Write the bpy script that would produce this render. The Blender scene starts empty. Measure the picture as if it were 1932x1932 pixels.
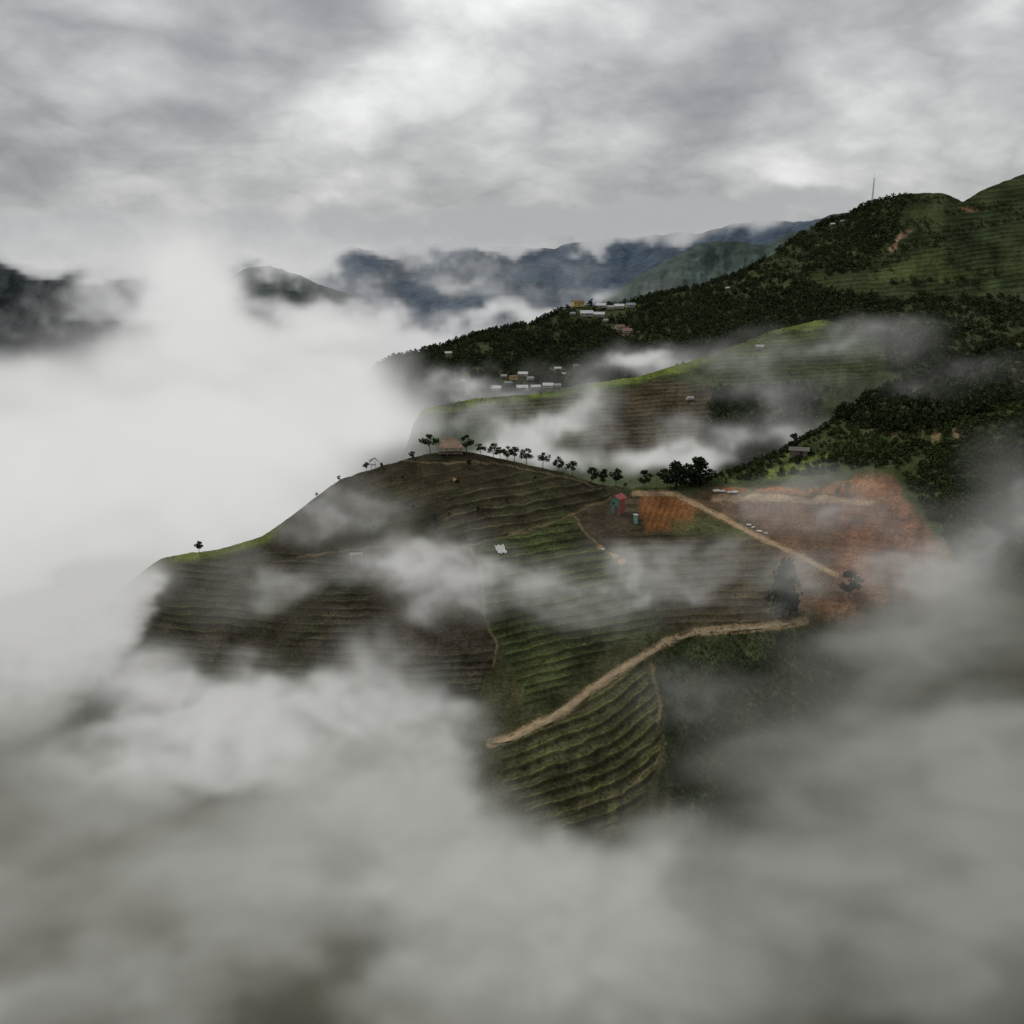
import bpy, math, random, time
import numpy as np
from mathutils import Vector, Matrix
random.seed(7); rng=np.random.default_rng(11)
C=bpy.context.scene.collection
R=math.radians
# ------------------------------------------------------------------ camera model
H=330.0; F=966/math.tan(R(27.5)); PITCH=R(14.1)
ca,sa=math.cos(PITCH),math.sin(PITCH)
def P(px,py,D):
    px=np.asarray(px,float);py=np.asarray(py,float);D=np.asarray(D,float)
    u=(px-966)/F; v=(966-py)/F
    dy=ca+v*sa; dz=-sa+v*ca
    t=D/dy
    return np.stack([t*u,D+0*t,H+t*dz],-1)
cam=bpy.data.cameras.new('camera'); co=bpy.data.objects.new('camera',cam); C.objects.link(co)
co.location=(0,0,H); co.rotation_euler=(R(90)-PITCH,0,0)
cam.sensor_fit='HORIZONTAL'; cam.angle=R(55); cam.clip_start=0.5; cam.clip_end=60000
bpy.context.scene.camera=co
bpy.context.scene.view_settings.view_transform='Standard'
# ------------------------------------------------------------------ numpy noise
def _h(ix,iy,s):
    h=(ix.astype(np.uint64)*np.uint64(374761393)+iy.astype(np.uint64)*np.uint64(668265263)+np.uint64(s*1274126177))&np.uint64(0xffffffff)
    h=((h^(h>>np.uint64(13)))*np.uint64(1274126177))&np.uint64(0xffffffff)
    h=h^(h>>np.uint64(16))
    return (h&np.uint64(0xffff)).astype(float)/65535
def vn(x,y,s=0):
    x=np.asarray(x,float)+10000; y=np.asarray(y,float)+10000
    ix=np.floor(x).astype(np.int64); iy=np.floor(y).astype(np.int64)
    fx=x-ix; fy=y-iy; fx=fx*fx*(3-2*fx); fy=fy*fy*(3-2*fy)
    return (_h(ix,iy,s)*(1-fx)+_h(ix+1,iy,s)*fx)*(1-fy)+(_h(ix,iy+1,s)*(1-fx)+_h(ix+1,iy+1,s)*fx)*fy
def fbm(x,y,o=4,s=0):
    a=0;w=0.5;t=0
    for k in range(o):
        a=a+w*vn(x*2**k,y*2**k,s+k); t+=w; w*=.5
    return a/t
def sst(a,b,x):
    t=np.clip((x-a)/(b-a),0,1); return t*t*(3-2*t)
def polysd(x,y,poly):
    n=len(poly); d=np.full(np.shape(x),1e9); ins=np.zeros(np.shape(x),bool)
    for i in range(n):
        ax,ay=poly[i]; bx_,by_=poly[(i+1)%n]
        ex,ey=bx_-ax,by_-ay; wx,wy=x-ax,y-ay
        t=np.clip((wx*ex+wy*ey)/(ex*ex+ey*ey+1e-9),0,1)
        d=np.minimum(d,(wx-ex*t)**2+(wy-ey*t)**2)
        c=((ay>y)!=(by_>y))
        xi=ax+(y-ay)*(ex)/(ey if abs(ey)>1e-9 else 1e-9)
        ins^=(c&(x<xi))
    return np.sqrt(d)*np.where(ins,1,-1)
def linedist(x,y,pl):
    d=np.full(np.shape(x),1e9)
    for (ax,ay),(bx_,by_) in zip(pl[:-1],pl[1:]):
        ex,ey=bx_-ax,by_-ay; wx,wy=x-ax,y-ay
        t=np.clip((wx*ex+wy*ey)/(ex*ex+ey*ey+1e-9),0,1)
        d=np.minimum(d,(wx-ex*t)**2+(wy-ey*t)**2)
    return np.sqrt(d)
# ------------------------------------------------------------------ material helpers
def newmat(name):
    m=bpy.data.materials.new(name); m.use_nodes=True; nt=m.node_tree; nt.nodes.clear()
    return m,nt
def N(nt,typ,**kw):
    n=nt.nodes.new(typ)
    for k,v in kw.items(): setattr(n,k,v)
    return n
def mth(nt,op,a,b=None,c=None,clamp=False):
    n=nt.nodes.new('ShaderNodeMath'); n.operation=op; n.use_clamp=clamp
    for i,v in enumerate((a,b,c)):
        if v is None: continue
        if isinstance(v,(int,float)): n.inputs[i].default_value=v
        else: nt.links.new(v,n.inputs[i])
    return n.outputs[0]
def vmth(nt,op,a,b=None,scale=None):
    n=nt.nodes.new('ShaderNodeVectorMath'); n.operation=op
    for i,v in enumerate((a,b)):
        if v is None: continue
        if isinstance(v,(tuple,list)): n.inputs[i].default_value=v
        else: nt.links.new(v,n.inputs[i])
    if scale is not None:
        if isinstance(scale,(int,float)): n.inputs['Scale'].default_value=scale
        else: nt.links.new(scale,n.inputs['Scale'])
    return n.outputs['Value'] if op in('DOT_PRODUCT','LENGTH') else n.outputs['Vector']
def maprange(nt,v,a,b,c,d,smooth=False):
    n=nt.nodes.new('ShaderNodeMapRange'); n.clamp=True
    if smooth: n.interpolation_type='SMOOTHSTEP'
    nt.links.new(v,n.inputs[0])
    for i,x in enumerate((a,b,c,d)): n.inputs[i+1].default_value=x
    return n.outputs[0]
def mixc(nt,f,a,b,mode='MIX'):
    n=nt.nodes.new('ShaderNodeMix'); n.data_type='RGBA'; n.blend_type=mode
    for s,v in ((n.inputs[0],f),(n.inputs[6],a),(n.inputs[7],b)):
        if isinstance(v,(int,float)): s.default_value=v
        elif isinstance(v,tuple): s.default_value=(*v,1) if len(v)==3 else v
        else: nt.links.new(v,s)
    return n.outputs[2]
def simple(name,col,rough=.8,var=.35,scale=2.0,metal=0.0):
    m,nt=newmat(name)
    tc=N(nt,'ShaderNodeTexCoord'); no=N(nt,'ShaderNodeTexNoise'); no.inputs['Scale'].default_value=scale; no.inputs['Detail'].default_value=5
    nt.links.new(tc.outputs['Object'],no.inputs['Vector'])
    f=maprange(nt,no.outputs[0],.3,.7,1-var,1+var)
    cc=vmth(nt,'SCALE',tuple(col),None,f)
    b=N(nt,'ShaderNodeBsdfPrincipled'); b.inputs['Roughness'].default_value=rough; b.inputs['Metallic'].default_value=metal
    nt.links.new(cc,b.inputs['Base Color']); o=N(nt,'ShaderNodeOutputMaterial'); nt.links.new(b.outputs[0],o.inputs[0])
    return m
def foliage(name,mul=1.0):
    m,nt=newmat(name)
    a=N(nt,'ShaderNodeAttribute',attribute_name='Col')
    b=N(nt,'ShaderNodeBsdfDiffuse')
    nt.links.new(a.outputs['Color'],b.inputs['Color']); o=N(nt,'ShaderNodeOutputMaterial'); nt.links.new(b.outputs[0],o.inputs[0])
    return m
def terrain_mat(name,s1,s2,bump=.4,v1=.55,v2=.35):
    m,nt=newmat(name)
    tc=N(nt,'ShaderNodeTexCoord')
    n1=N(nt,'ShaderNodeTexNoise'); n1.inputs['Scale'].default_value=s1; n1.inputs['Detail'].default_value=5; n1.inputs['Roughness'].default_value=.68
    n2=N(nt,'ShaderNodeTexNoise'); n2.inputs['Scale'].default_value=s2; n2.inputs['Detail'].default_value=4
    for n in (n1,n2): nt.links.new(tc.outputs['Object'],n.inputs['Vector'])
    f1=maprange(nt,n1.outputs[0],.3,.7,1-v1,1+v1); f2=maprange(nt,n2.outputs[0],.3,.7,1-v2,1+v2)
    f=mth(nt,'MULTIPLY',f1,f2)
    col=N(nt,'ShaderNodeAttribute',attribute_name='Col'); edg=N(nt,'ShaderNodeAttribute',attribute_name='Edge')
    ph=N(nt,'ShaderNodeAttribute',attribute_name='phase'); tm=N(nt,'ShaderNodeAttribute',attribute_name='tmask')
    base=vmth(nt,'SCALE',col.outputs['Color'],None,f)
    ed=vmth(nt,'SCALE',edg.outputs['Color'],None,f1)
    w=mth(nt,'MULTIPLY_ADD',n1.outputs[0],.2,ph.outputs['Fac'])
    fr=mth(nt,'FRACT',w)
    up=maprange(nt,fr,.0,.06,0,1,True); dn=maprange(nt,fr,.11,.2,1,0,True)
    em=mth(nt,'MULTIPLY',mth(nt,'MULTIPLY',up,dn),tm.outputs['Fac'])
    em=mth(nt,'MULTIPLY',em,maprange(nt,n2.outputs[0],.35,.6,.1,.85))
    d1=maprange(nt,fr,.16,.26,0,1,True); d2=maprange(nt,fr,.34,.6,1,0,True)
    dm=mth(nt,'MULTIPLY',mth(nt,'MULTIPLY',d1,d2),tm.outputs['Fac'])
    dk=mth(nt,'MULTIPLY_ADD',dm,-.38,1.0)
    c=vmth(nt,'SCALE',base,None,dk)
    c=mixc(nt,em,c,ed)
    b=N(nt,'ShaderNodeBsdfDiffuse')
    nt.links.new(c,b.inputs['Color'])
    bp=N(nt,'ShaderNodeBump'); bp.inputs['Strength'].default_value=bump; bp.inputs['Distance'].default_value=.6/s1
    nt.links.new(n1.outputs[0],bp.inputs['Height']); nt.links.new(bp.outputs[0],b.inputs['Normal'])
    o=N(nt,'ShaderNodeOutputMaterial'); nt.links.new(b.outputs[0],o.inputs[0])
    return m
# ------------------------------------------------------------------ object helpers
def tag(o,label=None,cat=None,group=None,kind=None):
    if label: o['label']=label
    if cat: o['category']=cat
    if group: o['group']=group
    if kind: o['kind']=kind
    return o
def thing(name,label,cat,loc,rz=0,group=None,scale=1):
    o=bpy.data.objects.new(name,None); C.objects.link(o); o.location=loc; o.rotation_euler=(0,0,rz); o.scale=(scale,)*3
    o.empty_display_size=.1
    return tag(o,label,cat,group)
def npmesh(name,V,Fq,mat,cols=None,smooth=False):
    V=np.ascontiguousarray(V,dtype=np.float32); Fq=np.ascontiguousarray(Fq,dtype=np.int32)
    me=bpy.data.meshes.new(name); me.vertices.add(len(V)); me.vertices.foreach_set('co',V.ravel())
    k=Fq.shape[1]; me.loops.add(Fq.size); me.loops.foreach_set('vertex_index',Fq.ravel())
    me.polygons.add(len(Fq)); me.polygons.foreach_set('loop_start',np.arange(0,Fq.size,k,dtype=np.int32))
    me.update(calc_edges=True); me.validate()
    if smooth: me.polygons.foreach_set('use_smooth',np.ones(len(Fq),bool))
    if cols:
        for nm,a in cols.items():
            a=np.asarray(a,dtype=np.float32)
            if a.ndim==2:
                at=me.color_attributes.new(nm,'FLOAT_COLOR','POINT')
                at.data.foreach_set('color',np.concatenate([a,np.ones((len(a),1),np.float32)],1).ravel())
            else:
                at=me.attributes.new(nm,'FLOAT','POINT'); at.data.foreach_set('value',a.ravel())
    me.materials.append(mat)
    return me
def link(name,me,parent=None):
    o=bpy.data.objects.new(name,me); C.objects.link(o)
    if parent: o.parent=parent
    return o
class MB:
    def __init__(s): s.v=[]; s.f=[]
    def add(s,vs,fs):
        b=len(s.v); s.v+= [tuple(v) for v in vs]; s.f+=[tuple(i+b for i in f) for f in fs]; return s
    def box(s,c,d,rz=0):
        cx,cy,cz=c; x,y,z=[k/2 for k in d]; cr,sr=math.cos(rz),math.sin(rz)
        vs=[(cx+a*x*cr-b*y*sr,cy+a*x*sr+b*y*cr,cz+e*z) for e in(-1,1) for a,b in((-1,-1),(1,-1),(1,1),(-1,1))]
        return s.add(vs,[(3,2,1,0),(4,5,6,7),(0,1,5,4),(1,2,6,5),(2,3,7,6),(3,0,4,7)])
    def tube(s,p0,p1,r0,r1,n=6):
        p0=Vector(p0);p1=Vector(p1);d=(p1-p0).normalized(); a=d.orthogonal().normalized(); b=d.cross(a)
        vs=[]
        for p,r in((p0,r0),(p1,r1)):
            for k in range(n):
                t=2*math.pi*k/n; vs.append(p+a*math.cos(t)*r+b*math.sin(t)*r)
        return s.add(vs,[(k,(k+1)%n,n+(k+1)%n,n+k) for k in range(n)]+[tuple(range(n))[::-1],tuple(range(n,2*n))])
    def slab(s,pts,th):
        p=[Vector(q) for q in pts]; n=(p[1]-p[0]).cross(p[2]-p[0]).normalized()*th
        k=len(p); vs=p+[q-n for q in p]
        return s.add(vs,[tuple(range(k)),tuple(range(2*k-1,k-1,-1))]+[(i,k+i,k+(i+1)%k,(i+1)%k) for i in range(k)])
    def mesh(s,name,mat):
        me=bpy.data.meshes.new(name); me.from_pydata(s.v,[],s.f); me.materials.append(mat); me.update(); return me
    def build(s,name,mat,parent=None): return link(name,s.mesh(name,mat),parent)
# ------------------------------------------------------------------ hills
class Hill: pass
def smooth1(a,k):
    if k<=1: return a
    ker=np.hanning(k+2)[1:-1]; ker/=ker.sum(); return np.convolve(np.pad(a,k//2,mode='edge'),ker,'valid')[:len(a)]
def make_hill(name,ridge,bottom,nx,ns,mat,paint,relief=.03,rs=120,zamp=.4,zs=3,back=60,drop=60,sm=5,seed=0,rough=0,step=.6):
    rg=np.array(ridge,float); bt=np.array(bottom,float)
    xs=np.linspace(rg[0,0],rg[-1,0],nx)
    ry=smooth1(np.interp(xs,rg[:,0],rg[:,1]),sm); rD=np.interp(xs,rg[:,0],rg[:,2])
    if rough: ry=ry+(fbm(xs/40,xs*0+seed,5,seed)-.5)*rough
    by=np.interp(xs,bt[:,0],bt[:,1]); bD=np.interp(xs,bt[:,0],bt[:,2])
    s=np.linspace(0,1,ns)[:,None]
    py=ry*(1-s)+by*s; inv=(1-s)/rD+s/bD
    px=xs[None,:]+0*py
    rel=(fbm(px/rs,py/rs*.6,5,seed+5)-.5)*2*relief
    inv=inv*(1+rel*np.minimum(1,s*6))
    W=P(px,py,1/inv)
    nb=8; rows=[]
    for k in range(nb,0,-1):
        q=W[0].copy(); t=k/nb; q[:,1]+=back*t; q[:,2]-=drop*t**1.5; rows.append(q)
    B=np.array(rows)
    pxa=np.concatenate([np.repeat(px[:1],nb,0),px]); pya=np.concatenate([np.repeat(py[:1],nb,0),py])
    W=np.concatenate([B,W])
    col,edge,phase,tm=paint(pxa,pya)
    W[...,2]+=(fbm(W[...,0]/zs,W[...,1]/zs,4,seed+9)-.5)*2*zamp
    fr=np.mod(phase+.10,1)
    W[...,2]+=tm*step*(np.interp(fr,[0,.18,.48,1],[.85,1,0,.85])-.5)
    nr,nc=W.shape[:2]
    idx=np.arange(nr*nc).reshape(nr,nc)
    Fq=np.stack([idx[:-1,:-1],idx[1:,:-1],idx[1:,1:],idx[:-1,1:]],-1).reshape(-1,4)
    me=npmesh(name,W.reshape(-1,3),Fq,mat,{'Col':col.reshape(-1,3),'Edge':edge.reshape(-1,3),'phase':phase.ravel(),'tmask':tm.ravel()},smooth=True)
    o=link(name,me); tag(o,kind='structure')
    h=Hill(); h.W=W[nb:]; h.x0=xs[0]; h.x1=xs[-1]; h.nx=nx; h.ns=ns; h.ry=ry; h.by=by; h.o=o
    return h
def surf(h,px,py):
    px=np.atleast_1d(np.asarray(px,float)); py=np.atleast_1d(np.asarray(py,float))
    u=np.clip((px-h.x0)/(h.x1-h.x0)*(h.nx-1),0,h.nx-1.001); i=u.astype(int); fu=u-i
    ry=h.ry[i]*(1-fu)+h.ry[i+1]*fu; by=h.by[i]*(1-fu)+h.by[i+1]*fu
    v=np.clip((py-ry)/(by-ry)*(h.ns-1),0,h.ns-1.001); j=v.astype(int); fv=v-j
    fu=fu[:,None];fv=fv[:,None]
    return (h.W[j,i]*(1-fu)+h.W[j,i+1]*fu)*(1-fv)+(h.W[j+1,i]*(1-fu)+h.W[j+1,i+1]*fu)*fv
def S1(h,px,py): return Vector(surf(h,px,py)[0])
def ridgey(h,px): return float(np.interp(px,np.linspace(h.x0,h.x1,h.nx),h.ry))
class Paint:
    def __init__(s,px,py,base,wa=16):
        s.x=px; s.y=py; s.col=np.zeros(px.shape+(3,))+np.array(base); s.edge=s.col*1.5; s.ph=py*0.0; s.tm=py*0.0
        s.wx=px+(fbm(px/18,py/18,3,31)-.5)*wa+(fbm(px/90,py/90,2,131)-.5)*wa*1.6; s.wy=py+(fbm(px/18,py/12,3,47)-.5)*wa*.8+(fbm(px/90,py/70,2,147)-.5)*wa
    def mask(s,poly,soft=6): return sst(-soft,soft,polysd(s.wx,s.wy,poly))
    def apply(s,m,col,edge=None,phase=None,tm=0.0):
        mm=m[...,None]; s.col=s.col*(1-mm)+np.array(col)*mm
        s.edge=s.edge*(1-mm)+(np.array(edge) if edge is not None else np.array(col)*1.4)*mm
        if phase is not None: s.ph=np.where(m>.5,phase,s.ph)
        s.tm=s.tm*(1-m)+tm*m
    def out(s): return s.col,s.edge,s.ph,s.tm
ROAD1=[(925,1402),(965,1392),(1010,1370),(1060,1343),(1110,1303),(1160,1270),(1210,1240),(1250,1215),(1300,1195),(1360,1188),(1430,1184),(1520,1172)]
ROAD2=[(1195,932),(1235,930),(1275,932),(1320,955),(1370,980),(1420,1008),(1470,1030),(1520,1055),(1580,1085)]
def paint_near(px,py):
    p=Paint(px,py,(.07,.07,.038))
    x,y=px,py; big=fbm(px/90,py/60,4,3)
    wob=(fbm(x/26,y/20,3,201)-.5)*.8
    p.apply(p.mask([(-300,1100),(2300,1100),(2300,2200),(-300,2200)],60),(.062,.060,.031))
    crown=[(100,1150),(480,1000),(560,940),(700,850),(880,800),(1130,895),(1150,950),(1085,978),(890,1032),(780,1034),(520,1050),(300,1130)]
    ph=(y+.22*x-.00012*(x-900)**2+12*fbm(x/90,y/80,2,8))/18+wob*.5
    p.apply(p.mask(crown,5),(.046,.039,.025),(.17,.14,.07),ph,.0)
    p.apply(p.mask(crown,5)*sst(.5,.7,fbm(x/50,y/30,4,88))*.6,(.045,.050,.026),(.17,.14,.07),ph,.0)
    m=p.mask([(850,925),(1000,890),(1130,905),(1150,945),(1085,975),(890,1028),(850,1000)],14); p.tm=np.maximum(p.tm,m*.7)
    m=p.mask([(600,940),(850,870),(1000,885),(850,925),(700,1010)],14); p.tm=np.maximum(p.tm,m*.25)
    lf=[(140,1210),(330,1062),(540,1035),(780,1034),(880,1032),(905,1090),(912,1150),(938,1218),(900,1330),(500,1400),(200,1400)]
    ph=(y-.03*x+.00010*(x-600)**2+12*fbm(x/140,y/80,2,12))/14+wob*.5
    tl=.2+.55*sst(.35,.6,fbm(x/80,y/40,3,99))
    p.apply(p.mask(lf,5),(.057,.049,.035),(.12,.11,.055),ph,.0); m=p.mask(lf,5); p.tm=p.tm*(1-m)+m*tl
    p.apply(m*sst(.45,.65,fbm(x/60,y/26,4,91))*.6,(.044,.047,.026),(.12,.12,.05),ph,0); p.tm=p.tm*(1-m)+m*tl
    m=p.mask([(640,1040),(880,1034),(905,1100),(935,1215),(800,1240),(720,1150)],14); p.tm=p.tm*(1-.8*m)
    p.apply(m*.6,(.076,.061,.045),(.16,.14,.08),ph,.12)
    ryl=np.interp(x,[280,340,420,500,540,600],[1058,1046,1035,1010,985,935])
    m=sst(-22,-6,-(y-ryl))*sst(300,350,x)*(1-sst(500,545,x)); p.apply(m*.8,(.15,.18,.045))
    cg=[(893,1042),(960,1010),(1085,975),(1120,1020),(1180,1060),(1232,1120),(1242,1180),(1200,1235),(1060,1335),(1000,1362),(975,1290),(940,1215),(912,1150),(902,1090)]
    ph=(y+.14*x+.00035*(x-900)*(y-1000)+10*fbm(x/110,y/80,2,21))/17+wob*.4
    p.apply(p.mask(cg,9),(.062,.073,.032),(.125,.175,.045),ph,.8)
    p.apply(p.mask(cg,9)*sst(.45,.65,fbm(x/45,y/20,4,93))*.6,(.056,.054,.03),(.12,.155,.045),ph,.8)
    m=p.mask([(990,1340),(1230,1170),(1250,1205),(1120,1290),(1010,1365)],8); p.apply(m*.8,(.066,.068,.034))
    ph=(y+.02*x+10*fbm(x/80,y/50,2,25))/14+wob*.4
    p.apply(p.mask([(1090,972),(1150,940),(1200,935),(1215,1000),(1420,1010),(1560,1090),(1480,1178),(1300,1192),(1250,1180),(1235,1110),(1180,1060),(1120,1020)],7),(.082,.068,.043),(.17,.135,.06),ph,.6)
    p.apply(p.mask([(1095,975),(1150,945),(1190,965),(1190,1010),(1120,1025)],6)*.7,(.070,.055,.04))
    ph=(x*.9+y*.35)/11
    p.apply(p.mask([(1200,936),(1262,933),(1305,945),(1312,965),(1290,1000),(1215,998)],7),(.215,.098,.04),(.13,.085,.04),ph,.35)
    p.apply(p.mask([(1262,975),(1360,968),(1400,1010),(1370,1020),(1270,1005)],7)*.8,(.085,.09,.04))
    cut=p.mask([(1300,948),(1345,935),(1700,940),(1735,985),(1800,1060),(1780,1140),(1600,1170),(1500,1140),(1470,1030),(1380,975)],26)
    p.apply(cut,(.17,.102,.062)); p.apply(cut*sst(.45,.65,fbm(x/60,y/30,4,94))*.7,(.11,.077,.05))
    p.apply(p.mask([(1560,960),(1650,895),(1690,900),(1740,975),(1800,1060),(1760,1120),(1620,1110)],28)*.8,(.215,.105,.063))
    p.apply(cut*sst(.58,.72,fbm(x/12,y/60,3,95))*.4,(.12,.06,.038))
    ph=(y-.1*x+8*fbm(x/60,y/40,3,27))/15; mm=cut*.3; p.ph=np.where(cut>.5,ph,p.ph); p.tm=np.maximum(p.tm*(1-cut),mm)
    p.apply(p.mask([(1340,948),(1345,936),(1420,932),(1560,934),(1660,945),(1640,953),(1500,945)],3)*.9,(.34,.24,.15))
    p.apply(p.mask([(1345,931),(1350,922),(1420,920),(1560,915),(1640,895),(1680,915),(1660,940),(1560,930),(1420,928)],4)*sst(.3,.5,fbm(x/10,y/12,3,96))*.9,(.27,.125,.055))
    gr=[(1180,925),(1290,900),(1400,860),(1560,760),(1700,650),(2300,400),(2300,1250),(1900,1150),(1800,1060),(1720,950),(1690,890),(1640,888),(1540,905),(1400,914),(1290,922)]
    mm=p.mask(gr,10)*(1-.9*p.mask([(1345,932),(1350,922),(1640,893),(1700,915),(1700,940)],4)); c=np.array((.058,.078,.032))[None,None]*(.4+1.1*big[...,None]); mm3=mm[...,None]
    p.col=p.col*(1-mm3)+c*mm3; p.tm=p.tm*(1-mm)
    p.apply(p.mask([(1290,905),(1380,880),(1500,850),(1570,860),(1540,895),(1400,908)],8)*sst(.4,.6,fbm(x/22,y/14,3,60)),(.12,.165,.042))
    p.apply(p.mask([(1640,815),(1700,775),(1800,770),(1830,830),(1730,840)],6)*sst(.42,.55,fbm(x/6,y/34,3,66))*.9,(.24,.18,.09))
    p.apply(p.mask([(1700,720),(1932,610),(2200,560),(2200,700),(1800,760)],14)*.7,(.13,.125,.055))
    m=p.mask([(1235,1240),(1290,1200),(1480,1185),(1640,1190),(1620,1330),(1450,1520),(1290,1600),(1255,1420)],16); p.apply(m,(.052,.064,.03))
    lt=[(940,1412),(1010,1378),(1110,1312),(1215,1246),(1240,1320),(1258,1420),(1225,1500),(1150,1560),(1020,1570),(960,1480)]
    ph=(y+.36*x+.0011*np.maximum(x-1040,0)**2-.0009*np.maximum(x-1040,0)*(y-1300)*.8+12*fbm(x/80,y/80,2,33))/24+wob*.45
    p.apply(p.mask(lt,8),(.070,.068,.036),(.155,.17,.045),ph,.85)
    for pl,w in (([(885,1035),(903,1070),(908,1110),(914,1150),(925,1185),(938,1218),(930,1255)],2.2),([(560,1050),(700,1034),(870,1031),(960,1010),(1040,990),(1088,972),(1150,940)],1.8),([(1228,1252),(1236,1290),(1246,1330),(1240,1362)],4),([(1088,972),(1110,1010),(1150,1045),(1190,1062)],2.4),([(760,870),(900,872),(1000,885),(1120,918)],1.6),([(1258,1400),(1240,1440),(1180,1490),(1060,1540)],1.5)):
        d=linedist(p.wx*.5+x*.5,p.wy*.5+y*.5,pl); p.apply((1-sst(w*.5,w*1.3,d))*.65,(.21,.155,.09))
    for cx,cy,r in((1140,1035,9),(1162,1050,8),(1180,1060,9),(1105,1215,5),(860,905,4)):
        m=1-sst(r*.5,r,np.hypot(p.wx-cx,(p.wy-cy)*1.4)); p.apply(m,(.36,.22,.12))
    big3=(.6+.8*fbm(x/45,y/28,5,77))[...,None]; p.col=p.col*big3
    for pl,w,cc in ((ROAD1,8.5,(.26,.198,.115)),(ROAD2,5,(.30,.21,.12))):
        d=linedist(p.wx*.2+x*.8,p.wy*.2+y*.8,pl); m=1-sst(w*.7,w*1.3,d); p.apply(m,cc)
    return p.out()
MAT_NEAR=terrain_mat('near_soil_and_grass',1.6,.16)
NR=[(-200,1420,190),(0,1330,205),(60,1290,212),(110,1235,222),(150,1188,230),(210,1125,240),(300,1054,250),(340,1046,252),(420,1035,255),(500,1010,258),(560,965,260),(640,905,263),(700,885,266),(760,868,268),(820,853,270),(870,850,270),(930,862,270),(990,876,268),(1060,890,265),(1120,912,262),(1180,920,262),(1260,920,265),(1310,910,268),(1380,890,275),(1480,850,285),(1560,802,292),(1640,755,300),(1750,715,315),(1830,680,325),(1932,630,340),(2150,550,370)]
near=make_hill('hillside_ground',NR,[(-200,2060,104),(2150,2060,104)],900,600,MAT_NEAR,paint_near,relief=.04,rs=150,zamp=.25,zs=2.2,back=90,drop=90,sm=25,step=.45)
def Dn(px,py):
    a=np.array(NR,float); ry=np.interp(px,a[:,0],a[:,1]); rd=np.interp(px,a[:,0],a[:,2])
    s=max(0,(py-ry)/(2060-ry)); return 1/((1-s)/rd+s/104)
# ---- middle spur
def paint_spur(px,py):
    p=Paint(px,py,(.054,.068,.032)); x,y=px,py
    ph=(y+.05*x+8*fbm(x/60,y/40,3,14))/8
    p.apply(p.mask([(1340,690),(1480,625),(1650,600),(1660,720),(1500,740),(1350,730)],8),(.050,.066,.03),(.095,.115,.045),ph,.55)
    p.apply(p.mask([(1120,740),(1330,700),(1350,730),(1330,850),(1250,880),(1130,860)],6),(.072,.058,.037),(.13,.115,.05),ph,.7)
    p.apply(p.mask([(820,775),(900,762),(1120,742),(1130,860),(1000,850),(900,800)],6),(.062,.06,.032),(.13,.135,.045),ph,.75)
    ry=np.interp(x,[600,780,800,900,1000,1100,1200,1300,1400,1480,1540,1620,1700],[800,778,771,756,743,729,709,686,646,616,606,592,575])
    wd=5+9*fbm(x/40,x*0,3,61)
    m=sst(-1,0,-(y-ry-wd)/6)*(1-sst(1540,1600,x))*(.35+.65*sst(.3,.6,fbm(x/50,y/20,3,62))); p.apply(m,(.12,.16,.038))
    p.apply(p.mask([(1250,705),(1400,650),(1540,608),(1545,632),(1400,680)],8)*.7,(.10,.12,.042),(.15,.17,.05),ph,.6)
    p.apply(p.mask([(1100,850),(1300,880),(1300,940),(1100,940)],10)*.7,(.07,.095,.036))
    p.apply(p.mask([(1250,710),(1345,735),(1340,700)],6),(.05,.066,.032))
    p.col*= (.5+1.0*fbm(x/30,y/20,4,71))[...,None]
    return p.out()
MAT_MID=terrain_mat('spur_fields',.7,.07)
spur=make_hill('spur_ground',[(740,900,395),(765,850,402),(780,800,412),(795,776,420),(805,770,425),(900,752,440),(1000,745,455),(1100,726,470),(1200,711,485),(1300,683,500),(1400,648,520),(1480,616,535),(1540,606,545),(1620,592,560),(1700,575,580),(1800,560,600),(1932,545,620),(2150,520,650)],
 [(740,930,360),(900,950,330),(2150,960,330)],700,220,MAT_MID,paint_spur,relief=.03,rs=110,zamp=.5,zs=5,back=120,drop=140,sm=5,seed=3,rough=7,step=.6)
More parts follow.
